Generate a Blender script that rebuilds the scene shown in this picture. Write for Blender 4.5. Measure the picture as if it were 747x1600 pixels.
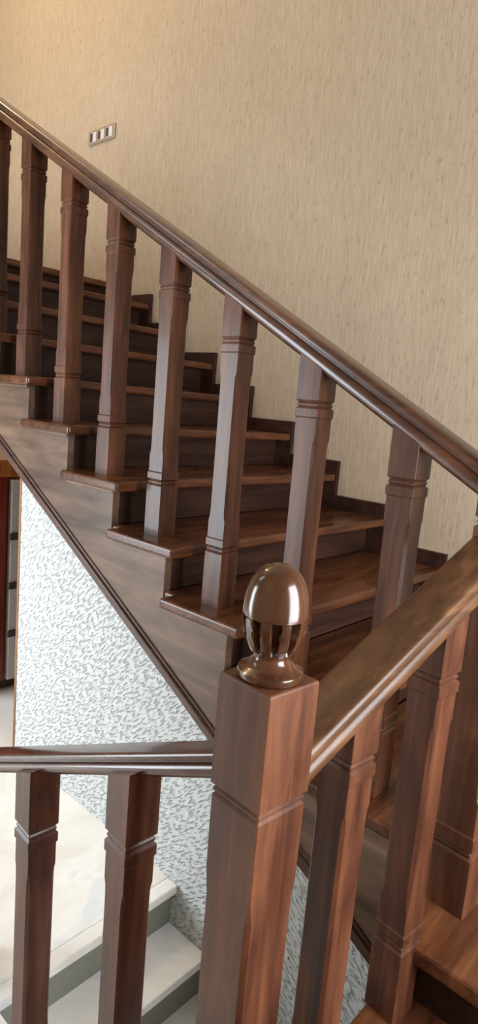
import bpy, bmesh, math, random
from mathutils import Vector, Matrix
random.seed(7)
S = bpy.context.scene
COL = S.collection
for o in list(bpy.data.objects): bpy.data.objects.remove(o, do_unlink=True)

# ------------------------------------------------------------------ camera
CAM = Vector((-1.285, -1.1548, 0.5813))
yaw, pitch, roll, fpx = 0.8406, -0.1633, 0.0847, 1002.56
F = Vector((math.sin(yaw)*math.cos(pitch), math.cos(yaw)*math.cos(pitch), math.sin(pitch)))
R = Vector((math.cos(yaw), -math.sin(yaw), 0)); U = R.cross(F)
R2 = R*math.cos(roll) + U*math.sin(roll); U2 = -R*math.sin(roll) + U*math.cos(roll)
cd = bpy.data.cameras.new('camera'); cam = bpy.data.objects.new('camera', cd); COL.objects.link(cam)
cd.sensor_fit = 'VERTICAL'; cd.sensor_height = 36; cd.lens = fpx*36/1600; cd.clip_start = 0.02
M3 = Matrix((R2, U2, -F)).transposed()
cam.matrix_world = Matrix.Translation(CAM) @ M3.to_4x4()
S.camera = cam

# ------------------------------------------------------------------ world, lights, exposure
S.view_settings.view_transform = 'Standard'; S.view_settings.look = 'None'
S.view_settings.gamma = 1; S.view_settings.use_curve_mapping = False
S.view_settings.exposure = 0.0
W = bpy.data.worlds.new('sky'); S.world = W; W.use_nodes = True
W.node_tree.nodes['Background'].inputs[0].default_value = (0.72, 0.86, 1.0, 1)
W.node_tree.nodes['Background'].inputs[1].default_value = 2.5

def area(name, loc, target, sx, sy, power, col):
    l = bpy.data.lights.new(name, 'AREA'); l.shape = 'RECTANGLE'; l.size = sx; l.size_y = sy
    l.energy = power; l.color = col
    o = bpy.data.objects.new(name, l); COL.objects.link(o); o.location = loc
    o.rotation_euler = (Vector(target)-Vector(loc)).to_track_quat('-Z', 'Z').to_euler()
    return o
# daylight entering at the three windows
area('daylight_front', (-0.20, -2.10, 0.55), (-0.20, 0, 0.55), 1.0, 1.5, 78, (0.97, 0.97, 1.0))
area('daylight_left', (-2.32, 2.5, 0.20), (0, 2.5, 0.20), 1.95, 1.7, 125, (0.90, 0.96, 1.0))
area('daylight_upper', (-2.32, 2.5, 2.6), (0, 2.5, 2.6), 1.95, 1.0, 22, (0.95, 0.96, 1.0))

# ------------------------------------------------------------------ materials
def srgb(r, g, b):
    def c(v):
        v /= 255.0
        return v/12.92 if v <= 0.04045 else ((v+0.055)/1.055)**2.4
    return (c(r), c(g), c(b), 1)
def new_mat(name):
    m = bpy.data.materials.new(name); m.use_nodes = True
    nt = m.node_tree; b = nt.nodes['Principled BSDF']
    return m, nt, b
def nd(nt, t, **kw):
    n = nt.nodes.new(t)
    for k, v in kw.items():
        if k in n.inputs: n.inputs[k].default_value = v
        else: setattr(n, k, v)
    return n
def ramp(nt, stops):
    r = nt.nodes.new('ShaderNodeValToRGB'); e = r.color_ramp.elements
    while len(e) < len(stops): e.new(0.5)
    for el, (p, c) in zip(e, stops): el.position = p; el.color = c
    return r
def wood(name, axis, dark, mid, light, rough=0.33, grain=1.0, coat=0.10, bump=0.10, spec=0.30):
    m, nt, b = new_mat(name); L = nt.links.new
    tc = nd(nt, 'ShaderNodeTexCoord'); oi = nd(nt, 'ShaderNodeObjectInfo')
    add = nd(nt, 'ShaderNodeVectorMath', operation='MULTIPLY_ADD')
    cmb = nd(nt, 'ShaderNodeCombineXYZ')
    for i in range(3): L(oi.outputs['Random'], cmb.inputs[i])
    add.inputs[1].default_value = (13, 7, 5)
    L(cmb.outputs[0], add.inputs[0]); L(tc.outputs['Object'], add.inputs[2])
    mp = nd(nt, 'ShaderNodeMapping'); sc = [34.0*grain]*3; sc[axis] = 2.2*grain; mp.inputs['Scale'].default_value = sc
    L(add.outputs[0], mp.inputs['Vector'])
    n1 = nd(nt, 'ShaderNodeTexNoise', Scale=1.0, Detail=6.0, Roughness=0.62, Distortion=0.6); L(mp.outputs[0], n1.inputs['Vector'])
    mp2 = nd(nt, 'ShaderNodeMapping'); s2 = [9.0]*3; s2[axis] = 2.6; mp2.inputs['Scale'].default_value = s2
    L(add.outputs[0], mp2.inputs['Vector'])
    n2 = nd(nt, 'ShaderNodeTexNoise', Scale=1.0, Detail=3.0, Roughness=0.55, Distortion=1.2); L(mp2.outputs[0], n2.inputs['Vector'])
    mx = nd(nt, 'ShaderNodeMix', data_type='FLOAT'); mx.inputs[0].default_value = 0.45
    L(n1.outputs[0], mx.inputs[2]); L(n2.outputs[0], mx.inputs[3])
    rp = ramp(nt, [(0.33, dark), (0.5, mid), (0.68, light)]); L(mx.outputs[0], rp.inputs[0])
    hs = nd(nt, 'ShaderNodeHueSaturation'); mr = nd(nt, 'ShaderNodeMapRange')
    mr.inputs[3].default_value = 0.85; mr.inputs[4].default_value = 1.15
    L(oi.outputs['Random'], mr.inputs[0]); L(mr.outputs[0], hs.inputs['Value']); L(rp.outputs[0], hs.inputs['Color'])
    L(hs.outputs[0], b.inputs['Base Color'])
    rr = nd(nt, 'ShaderNodeMapRange'); rr.inputs[3].default_value = rough-0.05; rr.inputs[4].default_value = rough+0.12
    L(n2.outputs[0], rr.inputs[0]); L(rr.outputs[0], b.inputs['Roughness'])
    b.inputs['Specular IOR Level'].default_value = spec; b.inputs['Coat Weight'].default_value = coat; b.inputs['Coat Roughness'].default_value = 0.12
    bp = nd(nt, 'ShaderNodeBump', Strength=bump, Distance=0.002); L(n1.outputs[0], bp.inputs['Height']); L(bp.outputs[0], b.inputs['Normal'])
    return m
D, Mi, Li = srgb(42, 23, 16), srgb(78, 45, 30), srgb(112, 71, 47)
WD = wood('varnished_turned_wood', 2, srgb(46, 27, 18), srgb(74, 45, 28), srgb(100, 64, 40), rough=0.16, coat=0.6, bump=0.03)
WZ = wood('stained_wood_upright', 2, D, Mi, Li)
WY = wood('stained_wood_rail_y', 1, D, Mi, Li)
WR = wood('stained_wood_handrail', 1, D, Mi, Li, rough=0.28, coat=0.4, bump=0.03, spec=0.45)
WX = wood('stained_wood_rail_x', 0, srgb(52, 33, 20), srgb(82, 54, 33), srgb(110, 77, 50))
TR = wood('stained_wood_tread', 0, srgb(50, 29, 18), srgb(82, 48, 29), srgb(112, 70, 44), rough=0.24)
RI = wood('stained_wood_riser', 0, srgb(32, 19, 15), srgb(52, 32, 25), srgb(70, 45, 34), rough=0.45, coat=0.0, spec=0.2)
ST = wood('stained_wood_stringer', 1, srgb(58, 43, 34), srgb(94, 73, 58), srgb(126, 101, 82), rough=0.34, grain=0.6)
MO = wood('stained_wood_moulding', 1, srgb(48, 32, 26), srgb(72, 50, 40), srgb(90, 66, 52), rough=0.34)
OR = wood('orange_wood', 2, srgb(150, 84, 34), srgb(186, 112, 50), srgb(206, 136, 72), rough=0.35)
MJ = wood('brown_jamb', 2, srgb(92, 62, 38), srgb(128, 90, 58), srgb(146, 106, 72), rough=0.4)
RB = wood('red_brown_wood', 2, srgb(92, 36, 24), srgb(128, 52, 36), srgb(146, 66, 48), rough=0.22)
def plain(name, col, rough=0.5, metal=0.0, bump=0.0, scale=40):
    m, nt, b = new_mat(name); b.inputs['Roughness'].default_value = rough; b.inputs['Metallic'].default_value = metal
    n = nd(nt, 'ShaderNodeTexNoise', Scale=scale, Detail=3.0)
    tc = nd(nt, 'ShaderNodeTexCoord'); nt.links.new(tc.outputs['Object'], n.inputs['Vector'])
    c2 = tuple(v*0.88 for v in col[:3])+(1,)
    rp = ramp(nt, [(0.3, c2), (0.7, col)]); nt.links.new(n.outputs[0], rp.inputs[0]); nt.links.new(rp.outputs[0], b.inputs['Base Color'])
    if bump:
        bp = nd(nt, 'ShaderNodeBump', Strength=bump, Distance=0.003); nt.links.new(n.outputs[0], bp.inputs['Height']); nt.links.new(bp.outputs[0], b.inputs['Normal'])
    return m
def wallpaper():
    m, nt, b = new_mat('woven_wallpaper'); L = nt.links.new
    tc = nd(nt, 'ShaderNodeTexCoord')
    def noise(sc, detail, rough=0.6, dist=0.0):
        mp = nd(nt, 'ShaderNodeMapping'); mp.inputs['Scale'].default_value = sc; L(tc.outputs['Object'], mp.inputs[0])
        n = nd(nt, 'ShaderNodeTexNoise', Scale=1.0, Detail=detail, Roughness=rough, Distortion=dist); L(mp.outputs[0], n.inputs['Vector']); return n
    fine = noise((1, 130, 9), 4.0)            # long upright threads
    dash = noise((1, 95, 26), 2.0, 0.5)      # short dark dashes
    weave = noise((1, 60, 260), 2.0)
    big = noise((1, 1.3, 1.0), 2.0)
    rp = ramp(nt, [(0.28, srgb(163, 147, 124)), (0.68, srgb(182, 167, 144))]); L(fine.outputs[0], rp.inputs[0])
    rd = ramp(nt, [(0.30, (0.70, 0.68, 0.68, 1)), (0.39, (1, 1, 1, 1))]); L(dash.outputs[0], rd.inputs[0])
    mu = nd(nt, 'ShaderNodeMix', data_type='RGBA', blend_type='MULTIPLY'); mu.inputs[0].default_value = 0.75
    L(rp.outputs[0], mu.inputs[6]); L(rd.outputs[0], mu.inputs[7])
    rb = ramp(nt, [(0.3, (0.95, 0.95, 0.95, 1)), (0.7, (1, 1, 1, 1))]); L(big.outputs[0], rb.inputs[0])
    m2 = nd(nt, 'ShaderNodeMix', data_type='RGBA', blend_type='MULTIPLY'); m2.inputs[0].default_value = 1.0
    L(mu.outputs[2], m2.inputs[6]); L(rb.outputs[0], m2.inputs[7]); L(m2.outputs[2], b.inputs['Base Color'])
    ad = nd(nt, 'ShaderNodeMath', operation='ADD'); L(fine.outputs[0], ad.inputs[0]); L(weave.outputs[0], ad.inputs[1])
    bp = nd(nt, 'ShaderNodeBump', Strength=0.35, Distance=0.003); L(ad.outputs[0], bp.inputs['Height']); L(bp.outputs[0], b.inputs['Normal'])
    b.inputs['Roughness'].default_value = 0.72
    return m
def plaster():
    m, nt, b = new_mat('embossed_white_plaster'); L = nt.links.new
    tc = nd(nt, 'ShaderNodeTexCoord'); sp = nd(nt, 'ShaderNodeSeparateXYZ'); L(tc.outputs['Object'], sp.inputs[0])
    pp = nd(nt, 'ShaderNodeMath', operation='PINGPONG'); L(sp.outputs[1], pp.inputs[0]); pp.inputs[1].default_value = 20.0
    cb = nd(nt, 'ShaderNodeCombineXYZ'); L(sp.outputs[0], cb.inputs[0]); L(pp.outputs[0], cb.inputs[1]); L(sp.outputs[2], cb.inputs[2])
    mp = nd(nt, 'ShaderNodeMapping'); mp.vector_type = 'TEXTURE'
    mp.inputs['Rotation'].default_value = (math.radians(-38), 0, 0); L(cb.outputs[0], mp.inputs[0])
    mq = nd(nt, 'ShaderNodeMapping'); mq.inputs['Scale'].default_value = (1, 36, 120); L(mp.outputs[0], mq.inputs[0])
    n = nd(nt, 'ShaderNodeTexNoise', Scale=1.0, Detail=2.0, Roughness=0.5, Distortion=0.15); L(mq.outputs[0], n.inputs['Vector'])
    mq2 = nd(nt, 'ShaderNodeMapping'); mq2.inputs['Scale'].default_value = (60, 60, 60); L(tc.outputs['Object'], mq2.inputs[0])
    n2 = nd(nt, 'ShaderNodeTexNoise', Scale=1.0, Detail=3.0); L(mq2.outputs[0], n2.inputs['Vector'])
    st = ramp(nt, [(0.38, (0, 0, 0, 1)), (0.50, (1, 1, 1, 1))]); L(n.outputs[0], st.inputs[0])
    a1 = nd(nt, 'ShaderNodeMath', operation='MULTIPLY_ADD'); L(n2.outputs[0], a1.inputs[0]); a1.inputs[1].default_value = 0.45; L(st.outputs[0], a1.inputs[2])
    bp = nd(nt, 'ShaderNodeBump', Strength=0.8, Distance=0.006); L(a1.outputs[0], bp.inputs['Height']); L(bp.outputs[0], b.inputs['Normal'])
    col = ramp(nt, [(0.0, srgb(164, 170, 172)), (0.6, srgb(204, 210, 211))]); L(st.outputs[0], col.inputs[0]); L(col.outputs[0], b.inputs['Base Color'])  # strokes greyed in the base colour to stand for relief shadow
    b.inputs['Roughness'].default_value = 0.6
    return m
def marble():
    m, nt, b = new_mat('cream_marble'); L = nt.links.new
    tc = nd(nt, 'ShaderNodeTexCoord')
    n = nd(nt, 'ShaderNodeTexNoise', Scale=2.5, Detail=8.0, Roughness=0.6, Distortion=1.6); L(tc.outputs['Object'], n.inputs['Vector'])
    rp = ramp(nt, [(0.35, srgb(234, 231, 222)), (0.55, srgb(247, 246, 241)), (0.62, srgb(232, 236, 236))]); L(n.outputs[0], rp.inputs[0])
    L(rp.outputs[0], b.inputs['Base Color']); b.inputs['Roughness'].default_value = 0.12
    return m
WP, PL, MB_ = wallpaper(), plaster(), marble()
MR = plain('shade_grey_riser', srgb(140, 142, 130), 0.5)  # shade on the marble step risers, put into their colour
PW = plain('painted_wall', srgb(206, 190, 166), 0.85, bump=0.15)
CE = plain('ceiling_paint', srgb(232, 226, 214), 0.9)
ME = plain('brushed_metal_plate', srgb(176, 164, 146), 0.4, 0.5, scale=90)
DK = plain('dark_plastic', srgb(70, 56, 44), 0.4)
GW = plain('grey_white_paint', srgb(206, 204, 206), 0.35)
VI = plain('window_frame_paint', srgb(235, 235, 235), 0.4)
LM, lnt, lb = new_mat('warm_lamp_glass'); lb.inputs['Emission Color'].default_value = (1, 0.72, 0.42, 1); lb.inputs['Emission Strength'].default_value = 3.0

# ------------------------------------------------------------------ helpers
def link(name, me, mat, parent=None, bevel=0.0, smooth=False):
    o = bpy.data.objects.new(name, me); COL.objects.link(o)
    if mat: me.materials.append(mat)
    if parent: o.parent = parent
    if smooth:
        for p in me.polygons: p.use_smooth = True
    if bevel:
        md = o.modifiers.new('bevel', 'BEVEL'); md.width = bevel; md.segments = 2; md.limit_method = 'ANGLE'; md.angle_limit = math.radians(40)
    return o
def mesh(name, verts, faces):
    me = bpy.data.meshes.new(name); me.from_pydata([tuple(v) for v in verts], [], faces)
    bm = bmesh.new(); bm.from_mesh(me); bmesh.ops.recalc_face_normals(bm, faces=bm.faces); bm.to_mesh(me); bm.free()
    return me
def box_data(b, V=None, Fc=None):
    V = [] if V is None else V; Fc = [] if Fc is None else Fc
    x0, x1, y0, y1, z0, z1 = b; n = len(V)
    V += [(x0,y0,z0),(x1,y0,z0),(x1,y1,z0),(x0,y1,z0),(x0,y0,z1),(x1,y0,z1),(x1,y1,z1),(x0,y1,z1)]
    Fc += [tuple(n+i for i in f) for f in ((0,3,2,1),(4,5,6,7),(0,1,5,4),(1,2,6,5),(2,3,7,6),(3,0,4,7))]
    return V, Fc
def box(name, b, mat, parent=None, bevel=0.0):
    V, Fc = box_data(b); return link(name, mesh(name, V, Fc), mat, parent, bevel)
def boxes(name, bs, mat, parent=None, bevel=0.0):
    V, Fc = [], []
    for b in bs: box_data(b, V, Fc)
    return link(name, mesh(name, V, Fc), mat, parent, bevel)
def struct(name, bs, mat, bevel=0.0):
    o = boxes(name, bs, mat, None, bevel); o['kind'] = 'structure'; return o
def prism_x(name, pts, x0, x1, mat, parent=None, bevel=0.0):      # polygon in (y,z) extruded in x
    n = len(pts); V = [(x0, y, z) for y, z in pts]+[(x1, y, z) for y, z in pts]
    Fc = [tuple(range(n)), tuple(range(2*n-1, n-1, -1))]+[(i, (i+1) % n, n+(i+1) % n, n+i) for i in range(n)]
    return link(name, mesh(name, V, Fc), mat, parent, bevel)
def loft(name, rings, mat, parent=None, smooth=False, bevel=0.0, loc=None, rotz=0):
    n = len(rings[0]); V = [v for r_ in rings for v in r_]; Fc = []
    for k in range(len(rings)-1):
        for i in range(n):
            j = (i+1) % n; Fc.append((k*n+i, k*n+j, (k+1)*n+j, (k+1)*n+i))
    Fc.append(tuple(range(n-1, -1, -1))); Fc.append(tuple((len(rings)-1)*n+i for i in range(n)))
    o = link(name, mesh(name, V, Fc), mat, parent, bevel, smooth)
    if loc is not None: o.location = loc
    o.rotation_euler[2] = rotz
    return o
def thing(name, label, cat, loc=(0, 0, 0), group=None):
    o = bpy.data.objects.new(name, None); COL.objects.link(o); o.location = loc; o.empty_display_size = 0.05
    o['label'] = label; o['category'] = cat
    if group: o['group'] = group
    return o
def sq(a, c, z, sx=0.0, sy=0.0, ztop=False):
    """octagonal section: half width a, corner chamfer c; z may shear by sx, sy"""
    pts = [(-a+c,-a),(a-c,-a),(a,-a+c),(a,a-c),(a-c,a),(-a+c,a),(-a,a-c),(-a,-a+c)]
    return [(x, y, z+(x*sx+y*sy if ztop else 0)) for x, y in pts]

def post_rings(a, zl, zu, ztop, step=0.0025, ch=0.0062, blk=0.03, cst=0.085, e=0.0012, sx=0.0, sy=0.0):
    g = a*0.14
    R_ = [sq(a, e, 0)]
    def groove(z):
        return [sq(a, e, z-0.011), sq(a-g, e, z-0.006), sq(a-g*0.55, e, z-0.002), sq(a-g*0.55, e, z+0.001), sq(a-g, e, z+0.005), sq(a, e, z+0.011)]
    if zl: R_ += groove(zl)
    lo = (zl or 0.05)
    R_ += [sq(a, e, lo+blk), sq(a-step, e, lo+blk+0.004), sq(a-step, e, lo+cst), sq(a-step, ch*0.8, lo+cst+0.012), sq(a-step, ch, lo+cst+0.03)]
    R_ += [sq(a-step, ch, zu-cst-0.03), sq(a-step, ch*0.8, zu-cst-0.012), sq(a-step, e, zu-cst), sq(a-step, e, zu-blk-0.004), sq(a, e, zu-blk)]
    R_ += groove(zu) + [sq(a, e, ztop, sx, sy, True)]
    return R_
def baluster(parent, x, y, z0, zl, zu, ztop, a=0.035, rot=0.0, sx=0.0, sy=0.0, **kw):
    return loft('baluster', post_rings(a, zl, zu, ztop, sx=sx, sy=sy, **kw), WZ, parent, loc=(x, y, z0), rotz=rot, bevel=0)

# handrail section: (u across, v up) for width w, height H
def rail_profile(w, H):
    a = w/2
    half = [(a*0.70, 0.0), (a*0.84, 0.05*H), (a*0.95, 0.18*H), (a*0.98, 0.34*H), (a*0.93, 0.48*H), (a*0.84, 0.54*H), (a*0.76, 0.58*H),
            (a*0.76, 0.63*H), (a*0.90, 0.65*H), (a*0.90, 0.69*H), (a*0.99, 0.73*H), (a*1.0, 0.84*H), (a*0.97, 0.92*H), (a*0.90, 0.975*H), (a*0.80, 1.0*H), (0.0, 1.01*H)]
    return [(u, v) for u, v in half] + [(-u, v) for u, v in reversed(half[:-1])]
def rail(name, p0, p1, w, H, mat, parent):
    p0, p1 = Vector(p0), Vector(p1); d = p1-p0; h = Vector((d.x, d.y, 0)).normalized(); s = Vector((h.y, -h.x, 0))
    prof = rail_profile(w, H); L_ = d.length
    rings = [[p + s*u + Vector((0, 0, v)) - p0 for u, v in prof] for p in (p0, p1)]
    o = loft(name, rings, mat, parent, smooth=False, loc=p0)
    for pl in o.data.polygons: pl.use_smooth = len(pl.vertices) == 4
    md = o.modifiers.new('edge', 'EDGE_SPLIT'); md.split_angle = math.radians(38)
    return o
def lathe(name, prof, mat, parent, loc, n=64, flute=None):
    V, Fc = [], []
    for k, (r_, z) in enumerate(prof):
        for i in range(n):
            t = 2*math.pi*i/n; rr = r_
            if flute: rr = r_*flute(t, z)
            V.append((rr*math.cos(t), rr*math.sin(t), z))
    for k in range(len(prof)-1):
        for i in range(n):
            j = (i+1) % n; Fc.append((k*n+i, k*n+j, (k+1)*n+j, (k+1)*n+i))
    Fc.append(tuple(range(n-1, -1, -1))); Fc.append(tuple((len(prof)-1)*n+i for i in range(n)))
    o = link(name, mesh(name, V, Fc), mat, parent, 0, True); o.location = loc
    md = o.modifiers.new('edge', 'EDGE_SPLIT'); md.split_angle = math.radians(50)
    return o

# ------------------------------------------------------------------ key dimensions
r, h = 0.28, 0.1563
XW = 1.19                    # wallpapered wall
ZF = -0.96                   # marble floor
ZL = -0.469                  # corner landing (three risers below tread 0)
ZP = -0.7816                 # low platform the picture was taken from
sl = h/r

# ------------------------------------------------------------------ setting
struct('wall_right', [(XW, XW+0.12, -2.22, 7.1, -1.9, 4.0)], WP)
struct('wall_back', [(-2.3, XW, 7.0, 7.12, -1.9, 4.0)], PW)
# wall behind the camera, with its window opening
struct('wall_front', [(-2.3, -0.75, -2.12, -2.0, -1.9, 4.0), (0.35, XW, -2.12, -2.0, -1.9, 4.0), (-0.75, 0.35, -2.12, -2.0, -1.9, -0.25), (-0.75, 0.35, -2.12, -2.0, 1.35, 4.0)], PW)
struct('wall_left', [(-2.42, -2.3, -2.12, 1.45, -1.9, 4.0), (-2.42, -2.3, 3.55, 7.12, -1.9, 4.0), (-2.42, -2.3, 1.45, 3.55, -1.9, -0.7), (-2.42, -2.3, 1.45, 3.55, 1.1, 2.05), (-2.42, -2.3, 1.45, 3.55, 3.15, 4.0)], PW)
struct('ceiling', [(-2.42, XW+0.12, -2.12, 7.12, 4.0, 4.1)], CE)
def window(n, rects): struct('window_%d' % n, rects, VI, 0.004)
window(1, [(-0.75, -0.70, -2.09, -2.04, -0.25, 1.35), (0.30, 0.35, -2.09, -2.04, -0.25, 1.35), (-0.70, 0.30, -2.09, -2.04, -0.25, -0.20), (-0.70, 0.30, -2.09, -2.04, 1.30, 1.35)])
for n_, (za, zb_) in ((2, (-0.7, 1.1)), (3, (2.05, 3.15))):
    window(n_, [(-2.39, -2.33, 1.45, 1.51, za, zb_), (-2.39, -2.33, 3.49, 3.55, za, zb_), (-2.39, -2.33, 1.51, 3.49, za, za+0.06), (-2.39, -2.33, 1.51, 3.49, zb_-0.06, zb_), (-2.39, -2.33, 2.47, 2.53, za+0.06, zb_-0.06)])
# marble floor with the stair hole going down beside the white wall
struct('floor', [(-2.3, XW, 0.20, 7.0, ZF-0.12, ZF), (-2.3, -0.5905, -2.0, 0.1995, ZF-0.12, ZF)], MB_)
# lower white wall under the flight
yb = lambda z: (z+0.36)/sl
pts = [(-0.72, -1.9), (1.20, -1.9), (1.20, 1.20*sl-0.36), (-0.72, -0.72*sl-0.36)]
wu = prism_x('wall_lower', pts, 0.03, 0.13, PL); wu['kind'] = 'structure'
tr1 = struct('trim_1', [(0.028, 0.13, 1.20, 1.217, ZF, 0.30)], MJ, 0.002)
struct('wall_pit', [(-0.62, -0.60, -2.0, 0.10, -1.9, ZF-0.12), (-0.62, 0.03, -2.0, -1.96, -1.9, -0.9)], PW)

# ------------------------------------------------------------------ marble steps going down
ms = thing('marble_staircase', 'pale marble steps with shade-grey risers going down beside the white textured wall', 'staircase', (-0.27, 0.15, ZF))
base = Vector((-0.27, 0.15, ZF))
def mk_marble(i):
    z = -0.150*i; y = -0.155*i
    V, Fc = box_data((-0.32, 0.2995, y+0.0, y+(0.20 if i else 0.049), z-0.030, z)); t = link('step_slab', mesh('step_slab', V, Fc), MB_, ms, 0.004)
    V, Fc = box_data((-0.32, 0.2995, y+0.025, y+0.045, z-0.150, z-0.030)); link('step_riser', mesh('step_riser', V, Fc), MR, ms)
for i in range(6): mk_marble(i)
struct('floor_lower', [(-0.62, 0.03, -2.0, 0.2, -1.95, -1.865)], MB_)

# ------------------------------------------------------------------ upper wooden staircase
sc_ = thing('wooden_staircase', 'dark stained wooden staircase with closed risers climbing beside the wallpapered wall', 'staircase', (0, 0, ZL))
OFF = Vector((0, 0, -ZL))
def part(o): o.location = Vector(o.location)+OFF; return o
OX, OY, TH = 0.058, 0.090, 0.032
dz = {5: 0.006, 6: 0.012, 7: 0.02, 8: -0.010}
def nose_tread(name, x0, x1, y0, y1, z, mat, parent, th=TH):
    # rounded front (-y) and left (-x) edges
    o = box(name, (x0, x1, y0, y1, z-th, z), mat, parent)
    md = o.modifiers.new('bevel', 'BEVEL'); md.width = 0.009; md.segments = 4; md.limit_method = 'ANGLE'
    return o
for k in range(-2, 8):
    z = k*h+dz.get(k, 0)
    # tread with return nosing past the stringer
    x0, x1, y0, y1 = -OX, XW-0.022, k*r-OY, (k+1)*r+0.0
    V = [(x0, y0, 0), (x1, y0, 0), (x1, y1, 0), (0.0, y1, 0), (0.0, y1-0.045, 0), (x0, y1-0.045, 0)]
    n = len(V); VV = [(a, b, z-TH) for a, b, _ in V]+[(a, b, z) for a, b, _ in V]
    Fc = [tuple(range(n-1, -1, -1)), tuple(range(n, 2*n))]+[(i, (i+1) % n, n+(i+1) % n, n+i) for i in range(n)]
    o = part(link('tread', mesh('tread', VV, Fc), TR, sc_)); md = o.modifiers.new('bevel', 'BEVEL'); md.width = 0.009; md.segments = 3; md.limit_method = 'ANGLE'
    # cove strip under the return nosing
    part(box('nosing_strip', (-OX+0.028, 0.0, k*r-0.035, y1-0.05, z-TH-0.012, z-TH+0.001), ST, sc_, 0.003))
    zr0 = (k-1)*h+dz.get(k-1, 0)
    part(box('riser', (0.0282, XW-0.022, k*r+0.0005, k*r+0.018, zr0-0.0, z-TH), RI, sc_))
    part(box('skirting', (XW-0.022, XW, k*r-OY-0.004, (k+1)*r-OY-0.004, zr0-0.03, z+0.06), RI, sc_, 0.002))
# stringer: zigzag on top, straight below
zz = []
for k in range(-2, 8):
    z = k*h+dz.get(k, 0)
    zz += [(k*r, (k-1)*h+dz.get(k-1, 0)-TH if k > -2 else ZL-TH), (k*r, z-TH)]
top = [(-0.62, ZL-TH)]+zz+[(8*r, 7*h-TH), (8*r, 8*h-TH), (8*r+0.3, 8*h-TH)]
poly = top+[(8*r+0.3, (8*r+0.3)*sl-0.393), (-0.62, -0.62*sl-0.393)]
sg = part(prism_x('stringer', poly, 0.0, 0.028, ST, sc_, 0.0015))
yA, yB = -0.62, 8*r+0.3
m1 = prism_x('stringer_moulding', [(yA, yA*sl-0.403), (yB, yB*sl-0.403), (yB, yB*sl-0.372), (yA, yA*sl-0.372)], -0.014, 0.03, MO, sg, 0.004)
m2 = prism_x('stringer_moulding', [(yA, yA*sl-0.372), (yB, yB*sl-0.372), (yB, yB*sl-0.358), (yA, yA*sl-0.358)], -0.006, 0.001, MO, sg, 0.003)
# boarding under the flight
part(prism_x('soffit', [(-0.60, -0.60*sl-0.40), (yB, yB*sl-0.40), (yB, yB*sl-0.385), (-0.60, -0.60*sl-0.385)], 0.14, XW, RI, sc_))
# corner landing and lower steps leading to it (rising to the right)
part(box('landing', (-0.145, XW, -2.0, -0.655, ZL-0.04, ZL), TR, sc_, 0.008))
part(box('landing', (0.0282, XW, -0.655, -0.5595, ZL-0.04, ZL), TR, sc_, 0.0))
part(box('landing', (-0.058, 0.0282, -0.655, -0.600, ZL-TH, ZL-0.0003), TR, sc_, 0.006))
part(box('riser', (-0.100, -0.080, -1.99, -0.675, ZL-h, ZL-0.04), RI, sc_))
part(box('tread', (-0.345, -0.080, -2.0, -0.640, ZL-h-TH, ZL-h), TR, sc_, 0.008))
part(box('riser', (-0.305, -0.285, -1.99, -0.650, ZL-2*h, ZL-h-TH), RI, sc_))
yF = -0.650
pz = [(-0.60, ZP-0.046), (-0.345, ZP-0.046), (-0.345, ZL-h-TH-0.001), (-0.145, ZL-h-TH-0.001), (-0.145, ZL-0.042), (-0.001, ZL-0.042), (-0.001, -1.02), (-0.20, -1.06), (-0.60, -1.10)]
Vs = [(x, yF-0.022, z) for x, z in pz]+[(x, yF, z) for x, z in pz]; n = len(pz)
part(link('stringer', mesh('stringer', Vs, [tuple(range(n)), tuple(range(2*n-1, n-1, -1))]+[(i, (i+1) % n, n+(i+1) % n, n+i) for i in range(n)]), ST, sc_))
part(box('skirting', (XW-0.022, XW, -2.0, -0.655, ZL, ZL+0.065), RI, sc_))
part(box('platform', (-2.29, -0.285, -1.99, -0.570, ZP-0.045, ZP), TR, sc_, 0.006))
part(box('riser', (-2.29, -0.60, -0.605, -0.585, ZF, ZP-0.045), RI, sc_))
# upper floor
struct('floor_upper', [(-0.03, XW, 8*r+0.03, 7.0, 8*h-0.17, 8*h-0.04)], PW)
part(box('tread', (-0.058, XW, 8*r-OY, 8*r+0.25, 8*h-0.035+dz[8], 8*h+dz[8]), TR, sc_, 0.008))
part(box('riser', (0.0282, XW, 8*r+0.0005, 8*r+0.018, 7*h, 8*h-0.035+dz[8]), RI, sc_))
struct('trim_2', [(-0.03, XW, 8*r+0.25, 7.0, 8*h-0.04, 8*h)], TR)

# ------------------------------------------------------------------ railing of the upper flight
xc = 0.051
ur = thing('stair_railing', 'long dark wooden railing rising leftwards up the upper flight, in front of the wallpapered wall', 'railing', (xc, 0, ZL))
RO = Vector((-xc, 0, -ZL))
rb = lambda y: 0.798+sl*y
def ro(o, off): o.location = Vector(o.location)+off; return o
ro(rail('handrail', (xc, -0.66, rb(-0.66)), (xc, 2.62, rb(2.62)), 0.072, 0.068, WR, ur), RO)
for k in range(-2, 8):
    y = k*r+0.0957; z0 = k*h+dz.get(k, 0)
    ro(baluster(ur, xc, y, z0, 0.1687, 0.7561, rb(y)-z0+0.012, sy=sl), RO)
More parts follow.
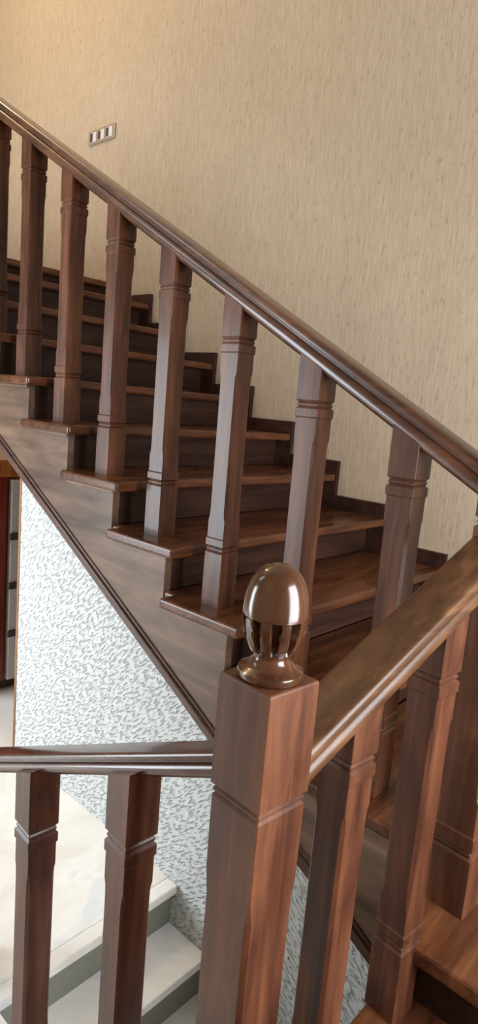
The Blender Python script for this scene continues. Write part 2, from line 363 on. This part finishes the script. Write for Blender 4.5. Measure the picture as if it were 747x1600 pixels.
# tall post at the turn
cp = thing('newel_post', 'tall square corner newel at the turn of the stair, at the right edge', 'newel post', (0.05, -0.70, ZL))
loft('post', post_rings(0.05, 0.148, 0.86, 1.06, step=0.003, ch=0.008, blk=0.04, cst=0.12), WZ, cp, rotz=-0.05)
FIN = [(0.030, 0.0), (0.046, 0.001), (0.048, 0.006), (0.047, 0.012), (0.040, 0.016), (0.034, 0.019), (0.031, 0.024), (0.0255, 0.029), (0.0255, 0.033),
       (0.029, 0.036), (0.0325, 0.040), (0.0345, 0.043), (0.0385, 0.050), (0.0408, 0.056), (0.0428, 0.062), (0.0444, 0.069), (0.0457, 0.076), (0.0465, 0.083), (0.0468, 0.090), (0.0450, 0.0915), (0.0450, 0.0935), (0.0466, 0.0945),
       (0.0466, 0.102), (0.0455, 0.113), (0.0432, 0.125), (0.0395, 0.137), (0.034, 0.148), (0.0265, 0.157), (0.018, 0.1625), (0.009, 0.165), (0.001, 0.166)]
def flute(t, z):
    if z < 0.040 or z > 0.0903: return 1.0
    p = (z-0.040)/0.050; wd = math.radians(3.5+4.0*p)          # narrow V cuts, wider at the top
    per = math.radians(36); d = abs(((t+per/2) % per)-per/2)
    return 1.0-0.28*min(1, p*5)*max(0.0, 1-max(0, d-wd)/math.radians(2.5))
def finial(parent, loc, s=1.0, ang=0.0):
    cap = lathe('finial', [(a*s, b*s) for a, b in FIN], WD, parent, loc, 180, lambda t, z: flute(t, z/s)); cap.rotation_euler[2] = ang
    return cap
finial(cp, (0, 0, 1.06))

# ------------------------------------------------------------------ near newel with finial
nx, ny, nz = -0.594, -0.6215, ZP
ntop = 0.205
np_ = thing('newel_post', 'square newel post with a carved egg-shaped finial, nearest to the viewer', 'newel post', (nx, ny, nz))
H_ = ntop-nz; zr = 0.022-nz
a = 0.0515; g = 0.006; e = 0.0015
rings = [sq(a, e, 0), sq(a, e, 0.12), sq(a-0.003, e, 0.13), sq(a-0.003, 0.007, 0.16), sq(a-0.003, 0.007, zr-0.17), sq(a-0.003, e, zr-0.13), sq(a-0.0025, e, zr-0.05), sq(a-0.0025, e, zr-0.045),
         sq(a-0.0025, e, zr-0.010), sq(a-g, e, zr-0.006), sq(a-g*0.5, e, zr-0.002), sq(a-g*0.5, e, zr+0.001), sq(a-g, e, zr+0.004), sq(a, e, zr+0.010),
         sq(a, e, H_-0.004), sq(a-0.0015, e, H_-0.001), sq(a-0.004, e, H_)]
loft('post', rings, WZ, np_, rotz=-0.08)
finial(np_, (0.0, 0.0, H_), 1.0, 0.1)

# ------------------------------------------------------------------ railing going down to the left of the near newel
la = thing('stair_railing', 'short railing left of the near newel, sloping down in front of the white textured wall', 'railing', (-0.62, -0.3, ZF))
LO = Vector((0.62, 0.3, -ZF))
xa = -0.608
ab = lambda y: 0.037-0.463*(y+0.578)
ro(rail('handrail', (xa, -0.568, ab(-0.568)), (xa, 0.30, ab(0.30)), 0.064, 0.046, WR, la), LO)
for (y, zn, zb) in ((-0.404, -0.179, ZF), (-0.096, -0.3265, ZF)):
    yc = y+0.035; zt = ab(yc)+0.01
    ro(baluster(la, xa-0.011, yc, zb, None, zn-zb, zt-zb, a=0.0335, rot=-0.08, sy=-0.463), LO)
ro(loft('post', [sq(0.045, 0.002, 0), sq(0.045, 0.002, 0.72), sq(0.038, 0.002, 0.735)], WZ, la, loc=(xa, 0.32, ZF)), LO)

# ------------------------------------------------------------------ railing rising to the right of the near newel
gb = -0.114; ex, ey = math.cos(gb), math.sin(gb)
PB = Vector((-0.431, -0.6794, 0)); nB = Vector((-ey, ex, 0)); eB = Vector((ex, ey, 0))
lb_ = thing('stair_railing', 'short brown railing rising right from the near newel, in front of the lower steps', 'railing', (-0.3, -0.66, ZP))
BO = Vector((0.3, 0.66, -ZP))
bb = lambda s: 0.085+0.49*s
q = PB+nB*0.036
def bp_(s, z): v = q+eB*s; return (v.x, v.y, z)
ro(rail('handrail', bp_(-0.125, bb(-0.125)), bp_(0.455, bb(0.455)), 0.092, 0.066, WX, lb_), BO)
for s, zn, zb in ((0.0, 0.0187, ZP), (0.2407, 0.110, ZL-h)):
    c = q+eB*(s+0.035); 
    ro(baluster(lb_, c.x, c.y, zb, 0.1687, zn-zb, bb(s+0.035)+0.012-zb, rot=gb, sx=0.49), BO)

# ------------------------------------------------------------------ triple switch on the wallpapered wall
sw = thing('light_switch', 'small metal three-gang switch plate high on the wallpapered wall', 'light switch', (XW, 2.44, 2.142))
P0 = (XW, 2.44, 2.142)
V, Fc = [], []
box_data((-0.010, -0.0005, -0.135, 0.135, -0.042, 0.042), V, Fc); link('plate', mesh('plate', V, Fc), ME, sw, 0.003)
for i in range(3):
    y = -0.082+0.082*i
    V, Fc = box_data((-0.014, -0.009, y-0.030, y+0.030, -0.028, 0.028)); rk = link('rocker', mesh('rocker', V, Fc), GW if i != 9 else DK, sw, 0.002)
    V, Fc = box_data((-0.016, -0.0135, y+0.004, y+0.028, -0.024, 0.024)); link('rocker_dark_pad', mesh('rocker_dark_pad', V, Fc), DK, rk, 0.001)  # raised dark piece on one side of each rocker

# ------------------------------------------------------------------ low wooden cupboard behind the end of the white wall
cb = thing('wooden_cupboard', 'low orange and red-brown wooden cupboard glimpsed past the left end of the white wall', 'cupboard', (0.45, 1.75, ZF))
def cpart(name, b, mat, bev=0.003, par=None):
    V, Fc = box_data(b); return link(name, mesh(name, V, Fc), mat, par or cb, bev)
cpart('cabinet_body', (-0.42, 0.45, 0.0, 0.40, 0.06, 1.12), RB)
cpart('top_board', (-0.44, 0.47, -0.08, 0.42, 1.12, 1.20), OR)
cpart('plinth', (-0.40, 0.43, 0.03, 0.38, 0.0, 0.06), DK)
d_ = cpart('door', (-0.26, -0.205, -0.03, 0.0, 0.07, 1.11), RB)
st_ = cpart('stile', (-0.185, -0.14, -0.035, 0.0, 0.07, 1.10), GW)
for zz_ in (0.30, 0.55, 0.80): cpart('hinge', (-0.190, -0.15, -0.042, -0.034, zz_, zz_+0.035), DK, 0.001, st_)

# ------------------------------------------------------------------ warm lamp over the upper floor
cl = thing('ceiling_lamp', 'warm glass ceiling lamp above the upper floor', 'lamp', (-0.3, 2.95, 4.0))
lathe('canopy', [(0.02, -0.05), (0.10, -0.045), (0.12, -0.02), (0.12, 0.0)], ME, cl, (0, 0, 0), 32)
lathe('shade', [(0.02, -0.19), (0.10, -0.17), (0.15, -0.12), (0.15, -0.08), (0.10, -0.05)], LM, cl, (0, 0, 0), 32)
pl = bpy.data.lights.new('lamp_light', 'POINT'); pl.energy = 66; pl.color = (1.0, 0.64, 0.32); pl.shadow_soft_size = 0.15
po = bpy.data.objects.new('lamp_light', pl); COL.objects.link(po); po.location = (-0.3, 2.95, 3.65)
